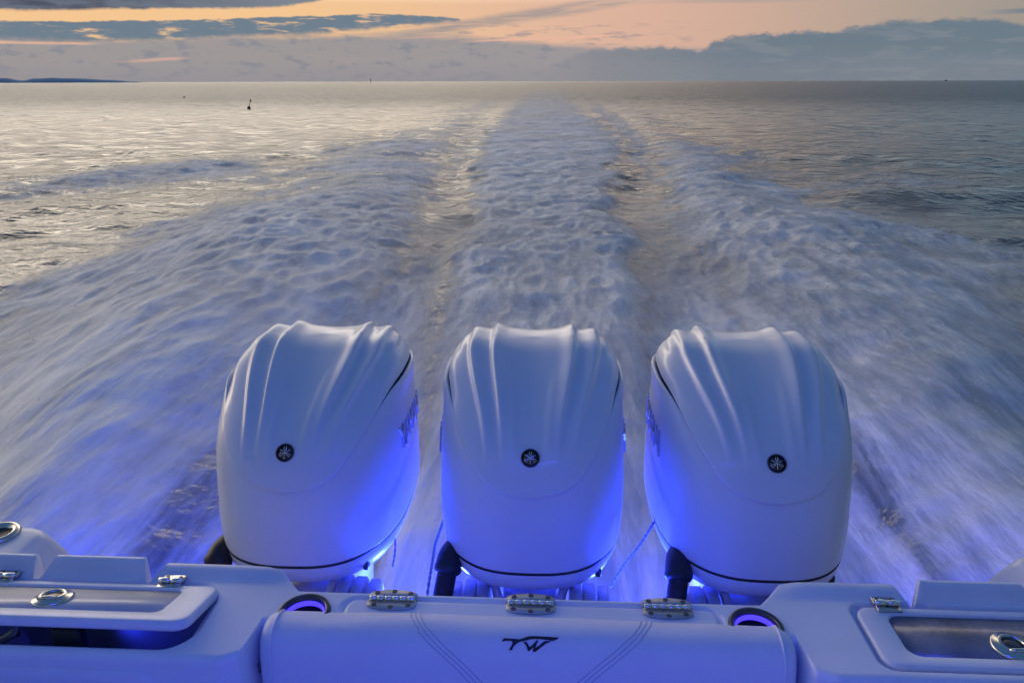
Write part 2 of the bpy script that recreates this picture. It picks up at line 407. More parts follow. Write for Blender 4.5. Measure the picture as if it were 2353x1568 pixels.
    fm = np.clip(foam, 0, 1)
    amp_near = np.interp(yb, [0, 5, 10, 20, 60, 200], [.45, .7, 1.0, .85, .55, .2])
    octave(2.2, .045, 41, coord='b', mask=fm*amp_near); octave(1.1, .04, 42, coord='b', mask=fm*amp_near)
    for k, (wl, amp) in enumerate([(.55, .05), (.28, .046), (.14, .028), (.07, .013)]):
        f = sstep(wl/cell, 2.0, 4.5)
        soft = np.interp(yb, [0, 5, 9, 14, 60], [.18, .4, .95, 1.3, 1.1])
        wx = xb+.35*wl*perlin(xb/wl*.7, Gy/wl*.7, 70+k); pn = perlin(wx/wl, Gy/wl, 50+k)
        Z += ((.42-np.abs(pn)) if k < 3 else pn*.7)*amp*f*fm*amp_near*soft*1.5
    Z *= np.interp(Rr, [0, 150, 500, 1500], [1, 1, .6, 0])
    # hull keeps the water down right under the engines
    Z -= .12*sstep(yb, 3.6, 2.0)*sstep(ax, 2.2, 1.4)
    n, m = X.shape
    me = newmesh('sea', np.stack([X, Y, Z], -1).reshape(-1, 3), gridF(n, m)[:, ::-1].copy())
    a = me.attributes.new('foam', 'FLOAT', 'POINT'); a.data.foreach_set('value', foam.astype(np.float32).ravel())
    a = me.attributes.new('flow', 'FLOAT_VECTOR', 'POINT')
    a.data.foreach_set('vector', np.stack([xb, Gy, np.zeros_like(xb)], -1).astype(np.float32).ravel())
    return me, (X, Y, Z, foam, core, crest*sheet, xb, yb)

def sea_material():
    m = bpy.data.materials.new('sea_water'); m.use_nodes = True
    q = G(m.node_tree); q.n.clear()
    fa = q.node('ShaderNodeAttribute'); fa.attribute_name = 'foam'; F = fa.outputs['Fac']
    fl = q.node('ShaderNodeAttribute'); fl.attribute_name = 'flow'; W = fl.outputs['Vector']
    geo = q.node('ShaderNodeNewGeometry'); pos = geo.outputs['Position']
    n1 = q.noise(W, 1.5, 7, .62, .4); n2 = q.noise(W, 7.5, 6, .65, .3); n3 = q.noise(W, 26, 4, .6)
    n4 = q.noise(pos, 46, 4, .65); n5 = q.noise(pos, 13, 4, .65, .3)        # unstretched froth and bubbles
    sp0 = q.node('ShaderNodeSeparateXYZ'); q.put(sp0.inputs[0], pos); fw = q.ss(sp0.outputs[1], 5.0, 13.0)
    n4 = q.add(.5, q.mul(q.sub(n4, .5), fw)); n5 = q.add(.5, q.mul(q.sub(n5, .5), q.add(.25, q.mul(fw, .75))))
    big = q.noise(W, .55, 3, .5)
    lace = q.m('ABSOLUTE', q.sub(q.noise(W, 3.4, 5, .6, .8), .5))
    s = q.add(F, q.add(q.mul(q.sub(n1, .5), .85), q.add(q.mul(q.sub(n2, .5), .5), q.add(q.mul(q.sub(n5, .5), .45), q.mul(q.sub(n4, .5), .35)))))
    s = q.sub(s, q.mul(q.ss(lace, .09, .0), .12))
    fac = q.mul(q.ss(s, .18, .66), q.ss(F, .03, .2))
    # open water: ripples finer than the mesh
    mp = q.node('ShaderNodeMapping'); q.put(mp.inputs[0], pos); mp.inputs['Scale'].default_value = (.75, 1, 1); mp.inputs['Rotation'].default_value = (0, 0, R(18))
    r1 = q.noise(mp.outputs[0], 1.1, 5, .62, .3); r2 = q.noise(mp.outputs[0], 6.0, 4, .6, .2)
    bmp = q.node('ShaderNodeBump'); q.put(bmp.inputs['Strength'], q.ss(sp0.outputs[1], 6, 26, .28, 1.0)); bmp.inputs['Distance'].default_value = .5
    q.put(bmp.inputs['Height'], q.add(r1, q.mul(r2, .16)))
    wat = q.node('ShaderNodeBsdfPrincipled'); sp_ = q.node('ShaderNodeSeparateXYZ'); q.put(sp_.inputs[0], pos)   # waves too small to see far off act as roughness
    wat.inputs['Base Color'].default_value = (.034, .062, .078, 1); q.put(wat.inputs['Roughness'], q.ss(sp_.outputs[1], 8, 130, .17, .42))
    wat.inputs['IOR'].default_value = 1.36; q.put(wat.inputs['Normal'], bmp.outputs[0])
    fb = q.node('ShaderNodeBump'); fb.inputs['Strength'].default_value = .65; fb.inputs['Distance'].default_value = .06
    q.put(fb.inputs['Height'], q.add(q.mul(n1, .4), q.add(q.mul(n2, .5), q.add(q.mul(n5, .45), q.mul(n4, .28)))))
    foam = q.node('ShaderNodeBsdfPrincipled')
    q.put(foam.inputs['Base Color'], q.mix(q.mul(q.ss(s, .35, .95), q.ss(q.add(q.mul(big, .35), q.add(q.mul(n1, .5), q.add(q.mul(n2, .4), q.add(q.mul(n5, .3), q.mul(n4, .45))))), .80, 1.18)), (.27, .34, .40), (.88, .90, .91)))
    foam.inputs['Roughness'].default_value = .55; foam.inputs['Specular IOR Level'].default_value = .35
    q.put(foam.inputs['Normal'], fb.outputs[0])
    mx = q.node('ShaderNodeMixShader'); q.put(mx.inputs[0], fac); q.l.new(wat.outputs[0], mx.inputs[1]); q.l.new(foam.outputs[0], mx.inputs[2])
    o = q.node('ShaderNodeOutputMaterial'); q.l.new(mx.outputs[0], o.inputs[0])
    return m
sea_me, SEA = build_sea()
M['sea'] = sea_material()
sea = link('sea', sea_me, M['sea']); sea['kind'] = 'structure'; sea['label'] = 'open sea at dusk with the foaming wake of the boat'
# the rest of the sea, out of the field of view
a = np.linspace(0, 2*np.pi, 96, endpoint=False)
rings = np.array([[(r*math.sin(t), r*math.cos(t), -.9) for t in a] for r in (.5, 60, 1000, 26000)])
o = MB().grid(rings, cv=True, flip=True).build('sea', M['sea']); o['kind'] = 'structure'; o['label'] = 'sea surface all round the boat'

# far shore
def island():
    xs = np.linspace(0, 1, 90); L_ = []
    for t in xs:
        az = R(-39+14.3*t); d = 4200+300*t
        h = 23*sstep(t, -.05, .35)*(sstep(t, 1.0, .62)*.9+.1*sstep(t, 1, .85))+2*perlin(np.array([t*30.]), np.array([.3]))[0]+3*perlin(np.array([t*9.]), np.array([.7]))[0]
        h -= 10*np.exp(-((t-.47)/.03)**2); h = max(h, .3)
        row = []
        for k, (dd, hh) in enumerate(((-60, -3), (-40, .35*h), (-10, .85*h), (40, h), (140, .8*h), (260, -3))):
            row.append((math.sin(az)*(d+dd), math.cos(az)*(d+dd), hh))
        L_.append(row)
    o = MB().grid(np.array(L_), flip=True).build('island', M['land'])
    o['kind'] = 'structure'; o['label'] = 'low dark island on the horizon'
island()

# ================================================================== BOAT
ZT = 1.44
boat = empty('motor_boat', (0, .2, 0))
tag(boat, 'white stern of a motor boat with moulded transom deck, hatches and hinges', 'boat')
def fx(pts, x): return np.interp(x, [p[0] for p in pts], [p[1] for p in pts])
def ya_f(x):          # aft edge of the deck moulding
    return fx([(-1.5, 1.508), (-1.236, 1.508), (-1.222, 1.462), (-1.205, 1.462), (-1.18, 1.508), (-.955, 1.508), (-.935, 1.462), (-.925, 1.462), (-.9, 1.512),
               (-.612, 1.512), (-.552, 1.447), (.552, 1.447), (.612, 1.512), (.875, 1.512), (.9, 1.462), (.91, 1.462), (.935, 1.508), (1.165, 1.508), (1.19, 1.462), (1.2, 1.462), (1.225, 1.508), (1.5, 1.508)], x)
def yf_f(x):          # cockpit-side edge
    return fx([(-1.5, 1.205), (-.65, 1.205), (-.612, 1.225), (-.602, 1.33), (.602, 1.33), (.612, 1.235), (.65, 1.215), (1.5, 1.215)], x)
def rrect_d(x, y, cx, cy_, w, h, r):
    qx = np.abs(x-cx)-(w/2-r); qy = np.abs(y-cy_)-(h/2-r)
    return np.hypot(np.maximum(qx, 0), np.maximum(qy, 0))+np.minimum(np.maximum(qx, qy), 0)-r
WELL = (-1.155, 1.340, .83, .196, .06)
def deck_h(x, y):
    z = np.zeros_like(x); ax_ = np.abs(x)
    ramp = sstep(y, 1.452, 1.496)
    z += .016*ramp*sstep(ax_, .56, .66)*sstep(ax_, .95, .90)
    z += .034*ramp*sstep(ax_, .90, .94)
    z += .006*sstep(ax_, .5, .75)
    d = rrect_d(x, y, *WELL); z -= .012*sstep(d, .016, .004)*(x < 0); z -= .30*sstep(d, .0, -.005)
    d = rrect_d(x, y, 1.17, 1.347, .83, .20, .03); z -= .018*sstep(d, .006, .0)*(d > -.012); z -= .006*(d <= -.012)
    for cx in (-.513, .522):
        dd = np.hypot(x-cx, y-1.366)-.049; z -= .09*sstep(dd, 0, -.004)
    # joint of the centre hatch
    d = rrect_d(x, y, .01, 1.30, .866, .236, .03); z -= .010*np.exp(-((d-.004)/.006)**2); z += .003*sstep(d, 0, -.006)
    return z
def build_deck():
    x = np.unique(np.concatenate([np.arange(-1.5, 1.5001, .004), [-.602, .602]])); nv = 120
    v = np.linspace(0, 1, nv); yf = yf_f(x)+.018; ya = ya_f(x)-.012
    Y = yf[:, None]+(ya-yf)[:, None]*v; Xg = np.repeat(x[:, None], nv, 1)
    Z = ZT+deck_h(Xg, Y)
    ze0, ze1 = Z[:, :1], Z[:, -1:]
    fr = [(a_, .018) for a_ in np.linspace(R(90), R(12), 6)]
    Yf = np.concatenate([yf[:, None]-.018*math.sin(R(90)-a_) if False else yf[:, None]-.018*math.sin(R(90*(i+1)/6)) for i, (a_, _) in enumerate(fr)], 1)
    Zf = np.concatenate([ze0-.018*(1-math.cos(R(90*(i+1)/6))) for i in range(6)], 1)
    Yf = np.concatenate([Yf, yf[:, None]-.018+.0, yf[:, None]-.010], 1)[:, ::-1]; Zf = np.concatenate([Zf, np.full_like(ze0, 1.2), np.full_like(ze0, .55)], 1)[:, ::-1]
    Ya = np.concatenate([ya[:, None]+.012*math.sin(R(90*(i+1)/5)) for i in range(5)], 1)
    Za = np.concatenate([ze1-.012*(1-math.cos(R(90*(i+1)/5))) for i in range(5)], 1)
    Ya = np.concatenate([Ya, ya[:, None]+.0125], 1); Za = np.concatenate([Za, np.full_like(ze1, 1.0)], 1)
    YY = np.concatenate([Yf, Y, Ya], 1); ZZ = np.concatenate([Zf, Z, Za], 1); XX = np.repeat(x[:, None], YY.shape[1], 1)
    Pm = np.stack([XX, YY, ZZ], -1)-ORG[boat.name]
    n, m = XX.shape; F = gridF(n, m)
    me = newmesh('transom_deck', Pm.reshape(-1, 3), F)
    me.materials.append(M['gel']); me.materials.append(M['liner'])
    cen = np.stack([XX, YY, ZZ], -1).reshape(-1, 3)[F].mean(1)
    idx = ((rrect_d(cen[:, 0], cen[:, 1], *WELL) < -.002) & (cen[:, 2] < ZT-.09)).astype(np.int32)
    me.polygons.foreach_set('material_index', idx)
    link('transom_deck', me, None, boat)
build_deck()
# hull: transom face, sides and bottom, cockpit lining and sole
b = MB(); LO = []
for y, w, zb in ((-4.5, 1.55, -.35), (-2.5, 1.58, -.4), (0, 1.58, -.45), (1.40, 1.52, -.42), (1.425, 1.50, -.40)):
    LO.append([(-w, y, 1.42), (-w-.0, y, 1.0), (-w+.08, y, .3), (-w+.2, y, .0), (-.5, y, zb*.8), (0, y, zb), (.5, y, zb*.8), (w-.2, y, .0), (w-.08, y, .3), (w, y, 1.0), (w, y, 1.42)])
Lp = np.array(LO); F = [tuple(f) for f in gridF(5, 11)]; F.append(tuple(4*11+k for k in range(11)))
b.raw(Lp.reshape(-1, 3), F); b.build('hull', M['gel'], boat)
MB().box((-1.46, -4.4, .42), (1.46, 1.2, .50)).build('cockpit_sole', M['gel'], boat)
for s in (-1, 1):
    MB().box((min(s*1.36, s*1.47), -4.4, .51), (max(s*1.36, s*1.47), 1.195, 1.40), .02).build('cockpit_side_lining', M['gel'], boat)
    MB().box((min(s*1.34, s*1.62), -4.4, 1.405), (max(s*1.34, s*1.62), 1.46, 1.445), .015).build('gunwale', M['gel'], boat)
# quarter mouldings that run aft past the transom, with a stainless rod holder
for s, xi in ((-1, 1.315), (1, 1.245)):
    q_ = MB(); cx = s*(xi+.3)
    def loop(dx_, dy0, dy1, z, r=.05):
        x0, x1 = xi-dx_, xi+.55; return rr(s*(x0+x1)/2, (1.40+dy0+1.665+dy1)/2, x1-x0, .265+dy1-dy0, r, z)
    q_.loft([loop(.075, -.02, .03, 1.0), loop(.065, -.02, .03, 1.28), loop(.035, -.01, .02, 1.37), loop(.008, 0, .006, 1.425), loop(.0, 0, .002, 1.436), loop(-.006, .004, -.004, 1.444), loop(-.018, .012, -.012, 1.4475), loop(-.05, .03, -.03, 1.4485)])
    q_.build('quarter_moulding', M['gel'], boat)
    rx = s*(xi+.118)
    rh = MB().lathe([(.030, 1.445), (.049, 1.445), (.053, 1.451), (.050, 1.457), (.042, 1.460), (.034, 1.457), (.030, 1.449)], (rx, 1.622, 0), 40, cap=False).build('rod_holder', M['steel'], boat)
    MB().lathe([(.0005, 1.4495), (.031, 1.4495), (.032, 1.4525)], (rx, 1.622, 0), 32, cap=False).build('bore_shade_disc', M['black'], rh)  # flat black disc painted for the shade inside the bore
# panel moulded on the cockpit face, port side
def ygrid(x0, x1, z0, z1, y, r, d, name, m, parent):
    L_ = []
    for k, (ins, yy) in enumerate(((0, y), (0, y-d*.6), (d*.5, y-d), (.03, y-d))):
        lp = rr((x0+x1)/2, (z0+z1)/2, x1-x0-2*ins, z1-z0-2*ins, r, 0); L_.append([(p[0], yy, p[1]) for p in lp])
    return MB().loft(L_, cap0=False).build(name, m, parent)
ygrid(-1.45, -.79, .7, 1.409, 1.2065, .05, .006, 'cockpit_locker_door', M['gel'], boat)

# cup holders with a lit ring
for cx in (-.513, .522):
    ch = MB().lathe([(.0475, ZT-.012), (.0485, ZT+.003), (.051, ZT+.0055), (.0565, ZT+.006), (.060, ZT+.004), (.0615, ZT-.002)], (cx, 1.366, .002), 56, cap=False).build('cup_holder', M['darksteel'], boat)
    MB().lathe([(.0462, ZT-.004), (.0435, ZT-.0045), (.0420, ZT-.012), (.0445, ZT-.017), (.0462, ZT-.017)], (cx, 1.366, 0), 56, cap=False).build('lit_ring', M['led'], ch)
    MB().lathe([(.046, ZT-.018), (.044, ZT-.078), (.0005, ZT-.080)], (cx, 1.366, 0), 48, cap=False).build('cup_well', M['black'], ch)

# large butt hinges of the centre hatch
def big_hinge(cx, cyy, rot):
    zt = ZT+.0035
    cr, sr = math.cos(rot), math.sin(rot)
    def T(P):
        P = np.array(P, float); q_ = P.copy(); q_[..., 0] = cx+P[..., 0]*cr-P[..., 1]*sr; q_[..., 1] = cyy+P[..., 0]*sr+P[..., 1]*cr; return q_
    def leaf(sy):
        n = 15; xs = np.linspace(-.0575, .0575, n)
        outl = [(x, sy*(.0345-.010*(abs(x)/.0575)**2.2-.004*(abs(x) > .05))) for x in xs]+[(x, sy*.0035) for x in xs[::-1]]
        if sy > 0: outl = outl[::-1]
        lo = [T((x, y, zt)) for x, y in outl]; hi_ = [T((x, y, zt+.003)) for x, y in outl]
        inx = [T((x*.985, y-sy*.0006, zt+.0045)) for x, y in outl]
        return MB().loft([lo, hi_, inx])
    h = leaf(-1).build('hinge', M['oldsteel'], boat); leaf(1).build('hinge_leaf', M['oldsteel'], h)
    for k in range(6):
        x0 = -.054+k*.018; pts = [T((x0+t, .0, zt+.0055)) for t in (.0006, .0016, .0164, .0174)]
        MB().tube(pts, [.0048, .0066, .0066, .0048], 14).build('knuckle', M['chrome'], h)
    for sx, sy in ((-.040, .021), (0, .0275), (.040, .021), (-.040, -.021), (0, -.0275), (.040, -.021)):
        c = T((sx, sy, zt+.0042)); sc_ = MB().lathe([(.0064, .0002), (.0060, .0010), (.0045, .0014), (.0012, .0006)], c, 18, cap=False)
        sc_.build('screw', M['darksteel'], h)
for cx in (-.315, .012, .329): big_hinge(cx, 1.413, 0)

# hatch lids
def hatch_lid(name_label, cx, cyy, w, h, win, pane_mat, tilt, hinge_xs, latch, zt):
    yh = cyy+h/2
    def T(P):                      # rotate about the aft edge (hinge line)
        P = np.array(P, float); q_ = P.copy(); dy_ = P[..., 1]-yh; dz_ = P[..., 2]-zt
        q_[..., 1] = yh+dy_*math.cos(tilt)+dz_*math.sin(tilt); q_[..., 2] = zt-dy_*math.sin(tilt)+dz_*math.cos(tilt); return q_
    wx, wy, ww, wh, wr = win
    K = 8
    L_ = [rr(wx, wy, ww-.01, wh-.01, wr, zt-.022, K), rr(cx, cyy, w-.03, h-.03, .025, zt-.026, K), rr(cx, cyy, w-.006, h-.006, .03, zt-.024, K), rr(cx, cyy, w, h, .032, zt-.019, K), rr(cx, cyy, w, h, .032, zt-.006, K), rr(cx, cyy, w-.004, h-.004, .03, zt-.0015, K), rr(cx, cyy, w-.014, h-.014, .027, zt, K),
          rr(wx, wy, ww+.008, wh+.008, wr, zt, K), rr(wx, wy, ww+.002, wh+.002, wr, zt-.002, K), rr(wx, wy, ww, wh, wr, zt-.009, K)]
    lid = MB().loft(T(L_), False, False).build('hatch_lid', M['gel'], boat)
    lid['label'] = name_label
    MB().loft(T([rr(wx, wy, ww-.0005, wh-.0005, wr, zt-.012, K), rr(wx, wy, ww-.0005, wh-.0005, wr, zt-.0062, K)])).build('window_pane', pane_mat, lid)
    lx, ly = latch; c0 = np.array((lx, ly, 0))
    def lat(prof, m, nm): 
        mb = MB().lathe(prof, (lx, ly, zt-.0060), 40, cap=False); mb.V[0] = T(mb.V[0]); return mb.build(nm, m, lid)
    lat([(.044, 0), (.0445, .003), (.040, .0065), (.031, .0080), (.029, .0115), (.0255, .013), (.023, .0115), (.0215, .006)], M['steel'], 'latch')
    lat([(.0225, .006), (.0225, .0085), (.006, .009), (.0005, .009)], M['darksteel'], 'latch_keyhole')
    mb = MB().tube([(lx-.020, ly-.022, zt+.004), (lx-.006, ly-.0245, zt+.008), (lx+.010, ly-.0235, zt+.008), (lx+.022, ly-.018, zt+.004)], .0045, 10); mb.V[0] = T(mb.V[0]); mb.build('latch_lever', M['steel'], lid)
    for hx in hinge_xs:
        hz = zt+.004
        hg = MB().box((hx-.028, yh+.006, hz-.006), (hx+.028, yh+.030, hz+.001), .002).build('small_hinge', M['steel'], boat)
        for k in (0, 1): MB().tube([(hx-.029+k*.029+t, yh+.003, hz+.005) for t in (.0008, .002, .027, .0282)], [.005, .0068, .0068, .005], 14).build('barrel', M['chrome'], hg)
        MB().box((hx-.028, yh-.020, hz-.004), (hx+.028, yh-.001, hz+.0015), .002).build('leaf', M['steel'], hg)
        for k in (-1, 1): MB().lathe([(.0045, .0), (.004, .001), (.001, .0004)], (hx+k*.016, yh+.021, hz+.0012), 14, cap=False).build('screw', M['darksteel'], hg)
    return lid
hatch_lid('port hatch lid propped open over the bait well, pale frosted window', -1.15, 1.343, .83, .186, (-1.165, 1.352, .70, .120, .022), M['frost'], R(14.5), (-.863, -1.283), (-1.10, 1.352), ZT+.012)
hatch_lid('closed starboard hatch lid with smoked wet window', 1.165, 1.345, .806, .186, (1.175, 1.350, .70, .130, .03), M['frost_d'], 0.0, (.839, 1.262), (1.058, 1.326), ZT+.009)
# stay and catch inside the open well
MB().box((-1.052, 1.262, ZT-.16), (-.985, 1.29, ZT+.018), .006).build('well_pump_bracket', M['black'], boat)
MB().tube([(-1.19, 1.247, ZT-.006), (-1.15, 1.250, ZT+.002), (-1.125, 1.256, ZT+.014), (-1.118, 1.262, ZT+.032)], [.004, .010, .012, .006], 10).build('lid_catch', M['darksteel'], boat)

# small lamp inside the open bait well
ld = bpy.data.lights.new('well_lamp', 'POINT'); ld.energy = .12; ld.color = (.02, .04, 1.0); ld.shadow_soft_size = .03
o = bpy.data.objects.new('well_lamp', ld); COL.objects.link(o); o.parent = boat; o.location = np.array((-1.0, 1.40, ZT-.10))-ORG[boat.name]
# transom lights between the engines and at the quarters: fitting, lens and its light
def blue_light(name, p, watts, radius=.05, spot=None):
    if spot is None:
        ld = bpy.data.lights.new(name, 'POINT')
    else:
        ld = bpy.data.lights.new(name, 'SPOT'); ld.spot_size = R(spot[1]); ld.spot_blend = .9
    ld.energy = watts; ld.color = (.02, .045, 1.0); ld.shadow_soft_size = radius
    o = bpy.data.objects.new(name, ld); COL.objects.link(o); o.parent = boat
    o.location = np.array(p)-ORG[boat.name]
    if spot is not None: o.rotation_euler = Vector(spot[0]).to_track_quat('-Z', 'Y').to_euler()
    return o
for x, y, z, w_ in ((-.365, 1.76, .78, 82), (.355, 1.76, .78, 82), (-1.12, 1.43, .62, 520), (1.12, 1.43, .62, 340)):
    f_ = MB().lathe([(.001, .0), (.05, .0), (.05, .012), (.04, .018), (.036, .016)], (x, y, z), 28, axis=(0, 1, 0), cap=False).build('transom_light', M['steel'], boat)
    MB().lathe([(.0005, .015), (.037, .015), (.030, .022), (.0005, .024)], (x, y, z), 28, axis=(0, 1, 0), cap=False).build('lens', M['lens'], f_)
    if y > 1.5: MB().tube([(x, 1.42, z-.06), (x, 1.6, z-.05), (x, 1.78, z-.01), (x, y, z)], [.03, .026, .026, .045], 14).build('light_bracket', M['grey'], f_)
    if y > 1.5:  # aft arm, lens and lamp added to spread blue light evenly over the flanks
        MB().tube([(x, y, z-.01), (x, 2.0, z-.05), (x, 2.2, z-.06)], [.03, .026, .03], 14).build('light_bracket', M['grey'], f_)
        MB().lathe([(.0005, .02), (.03, .016), (.04, .0), (.03, -.02)], (x, 2.2, z-.03), 24).build('lens', M['lens'], f_)
        blue_light('transom_lamp', (x, 2.2, z+.03), w_*.85, .05)
    blue_light('transom_lamp', (x, y+.09, z), w_, .05, None if y > 1.5 else ((np.sign(x)*1.25, 3.0, -.62), 62))
# leaning post in the cockpit with two lit strips, and the hardtop overhead with its aft light bar (both behind the camera)
MB().box((-.62, -1.35, .505), (.62, -.62, 1.28), .05).build('leaning_post', M['gel'], boat)
MB().box((-1.25, -3.6, 3.02), (1.25, .34, 3.12), .03).build('hardtop', M['gel'], boat)
for x in (-1.15, 1.15):
    for y in (-3.2, -.9): MB().tube([(x*1.2, y-.1, 1.40), (x*1.1, y, 2.2), (x, y, 3.05)], .028, 12).build('hardtop_post', M['steel'], boat)
def light_bar(name, lo, hi, watts, size, aim):
    f_ = MB().box(lo, hi, .006).build(name, M['steel'], boat)
    c = (np.array(lo)+np.array(hi))/2; d = np.array(aim, float); d /= np.linalg.norm(d); h = (np.array(hi)-np.array(lo))/2
    l_ = c+d*(np.abs(d)*h).sum()
    MB().box(np.minimum(l_-h*.8*(1-np.abs(np.round(d))), l_+d*.004)-.001, np.maximum(l_+h*.8*(1-np.abs(np.round(d))), l_+d*.004)+.001, .0005).build('lens', M['lens'], f_)
    ld = bpy.data.lights.new(name+'_lamp', 'AREA'); ld.shape = 'RECTANGLE'; ld.size, ld.size_y = size; ld.energy = watts; ld.color = (.02, .045, 1.0)
    o = bpy.data.objects.new(name+'_lamp', ld); COL.objects.link(o); o.parent = boat; o.location = l_+d*.02-ORG[boat.name]
    o.rotation_euler = Vector(tuple(d)).to_track_quat('-Z', 'Y').to_euler()
for x in (-.42, .42): light_bar('cockpit_light', (x-.02, -.615, .80), (x+.02, -.595, 1.16), 4.2, (.04, .32), (0, 1, 0))
light_bar('hardtop_light', (-.55, .18, 2.985), (.55, .26, 3.015), 13, (1.0, .06), (0, 0, -1))

# ================================================================== CUSHION
PROF = np.array([(1.385, 1.36), (1.386, 1.41), (1.374, 1.436), (1.350, 1.450), (1.322, 1.4525), (1.296, 1.444), (1.278, 1.424), (1.268, 1.395), (1.263, 1.355), (1.260, 1.28), (1.258, 1.15), (1.258, .98)])
def cushion():
    cu = empty('bolster_cushion', (0, 1.3, 1.0)); tag(cu, 'long padded white vinyl bolster with black TW lettering along the transom', 'cushion')
    t = np.concatenate([[0], np.cumsum(np.hypot(*np.diff(PROF, axis=0).T))]); fy, fz = spline(t, PROF[:, 0]), spline(t, PROF[:, 1])
    s = np.linspace(0, t[-1], 110); py, pz = fy(s), fz(s)
    ty, tz = np.gradient(py), np.gradient(pz); l = np.hypot(ty, tz); ny, nz = tz/l, -ty/l      # outward = to the cockpit / up
    if nz[np.argmax(pz)] < 0: ny, nz = -ny, -nz
    HALF = .594; r = .034
    def surf(x, sv, off=0.0):
        x = np.asarray(x, float); sv = np.asarray(sv, float)
        d = HALF-np.abs(x); e = np.where(d < r, r-np.sqrt(np.maximum(r*r-(r-np.clip(d, 0, r))**2, 0)), 0)
        e = e*.8-.004*np.cos(np.clip(x/HALF, -1, 1)*np.pi/2)
        off = off+.0022*perlin(x*5.5, sv*9.0, 3)+.0012*perlin(x*16., sv*22., 4)
        Y_ = np.interp(sv, s, py)+np.interp(sv, s, ny)*(off-e); Z_ = np.interp(sv, s, pz)+np.interp(sv, s, nz)*(off-e)
        return np.stack([x, Y_, Z_], -1)
    xs = np.concatenate([-HALF+r*(1-np.cos(np.linspace(0, np.pi/2, 14))), np.linspace(-HALF+r+.01, HALF-r-.01, 60), HALF-r*(1-np.cos(np.linspace(np.pi/2, 0, 14)))])
    Xg, Sg = np.meshgrid(xs, s, indexing='ij'); P_ = surf(Xg, Sg)
    # the two stitched seams draw the vinyl in a little
    sl = [(.085, -.262), (.11, -.257), (.135, -.243), (.165, -.215), (.20, -.17), (.30, -.08)]
    n, m = P_.shape[:2]
    MB().grid(P_, cap0=True, cap1=True).build('padding', M['vinyl'], cu)
    for sg in (-1, 1):
        fxx = spline([q_[0] for q_ in sl], [q_[1] for q_ in sl]); ss_ = np.linspace(.052, .26, 60)
        for dxx in (-.013, -.002, .009):
            xx = (fxx(np.maximum(ss_, .085))+dxx*(1+.3*(ss_ > .15)))*(-sg)
            MB().tube(surf(xx+.012, ss_, .0000), .0010, 6).build('stitched_seam', M['seam'], cu)
        MB().tube(surf(np.full(90, sg*(HALF-.032)), np.linspace(.01, t[-1]-.01, 90), .0012), .0032, 8).build('piping', M['vinyl'], cu)
    # lettering: outline traced as polygons in a 2353 x 863 frame, 120 px of picture wide
    polys = [[(190, 435), (240, 375), (285, 362), (690, 376), (800, 350), (900, 315), (1000, 298), (1100, 294), (1400, 296), (1770, 304), (1800, 318), (1740, 345), (1630, 382), (1590, 382), (1500, 366), (1350, 356), (1150, 352), (1010, 362), (900, 390), (780, 412), (700, 430), (640, 455), (570, 500), (515, 552), (490, 607), (395, 602), (440, 560), (475, 510), (500, 455), (490, 424), (440, 414), (300, 418)],
             [(780, 430), (900, 428), (950, 490), (985, 532), (1080, 465), (1180, 380), (1228, 384), (1180, 460), (1140, 545), (1250, 490), (1350, 420), (1420, 390), (1520, 388), (1578, 402), (1450, 440), (1330, 510), (1230, 575), (1140, 632), (1070, 622), (1085, 560), (1095, 520), (1030, 575), (965, 618), (930, 612), (915, 560), (880, 500), (830, 455)]]
    k = .1247/1610
    for pl in polys:
        cv = bpy.data.curves.new('letter', 'CURVE'); cv.dimensions = '2D'; cv.fill_mode = 'BOTH'
        sp = cv.splines.new('POLY'); sp.points.add(len(pl)-1)
        for pt, (u, w_) in zip(sp.points, pl): pt.co = ((u-995)*k, -(w_-450)*k, 0, 1)
        sp.use_cyclic_u = True
        ob = bpy.data.objects.new('tmp', cv); COL.objects.link(ob); dg = bpy.context.evaluated_depsgraph_get(); dg.update()
        me0 = ob.evaluated_get(dg).to_mesh(); vv = np.array([v_.co[:] for v_ in me0.vertices]); ff = [tuple(p_.vertices) for p_ in me0.polygons]
        ob.evaluated_get(dg).to_mesh_clear(); bpy.data.objects.remove(ob)
        S0 = .168
        top = surf(vv[:, 0]+.014, S0-vv[:, 1]*1.12, .0016); bot = surf(vv[:, 0]+.014, S0-vv[:, 1]*1.12, -.001)
        nn = len(vv); F_ = [f for f in ff]
        ed = {}
        for f in ff:
            for a_, b_ in zip(f, f[1:]+f[:1]): ed[(a_, b_)] = 1
        F_ += [(a_, b_, b_+nn, a_+nn) for (a_, b_) in ed if (b_, a_) not in ed]
        MB().raw(np.concatenate([top, bot]), F_).build('lettering', M['black'], cu, smooth=False)
    MB().tube([(-.590, 1.29, 1.372), (-.597, 1.285, 1.36), (-.595, 1.28, 1.345)], .004, 8).build('zip_pull', M['darksteel'], cu)
cushion()

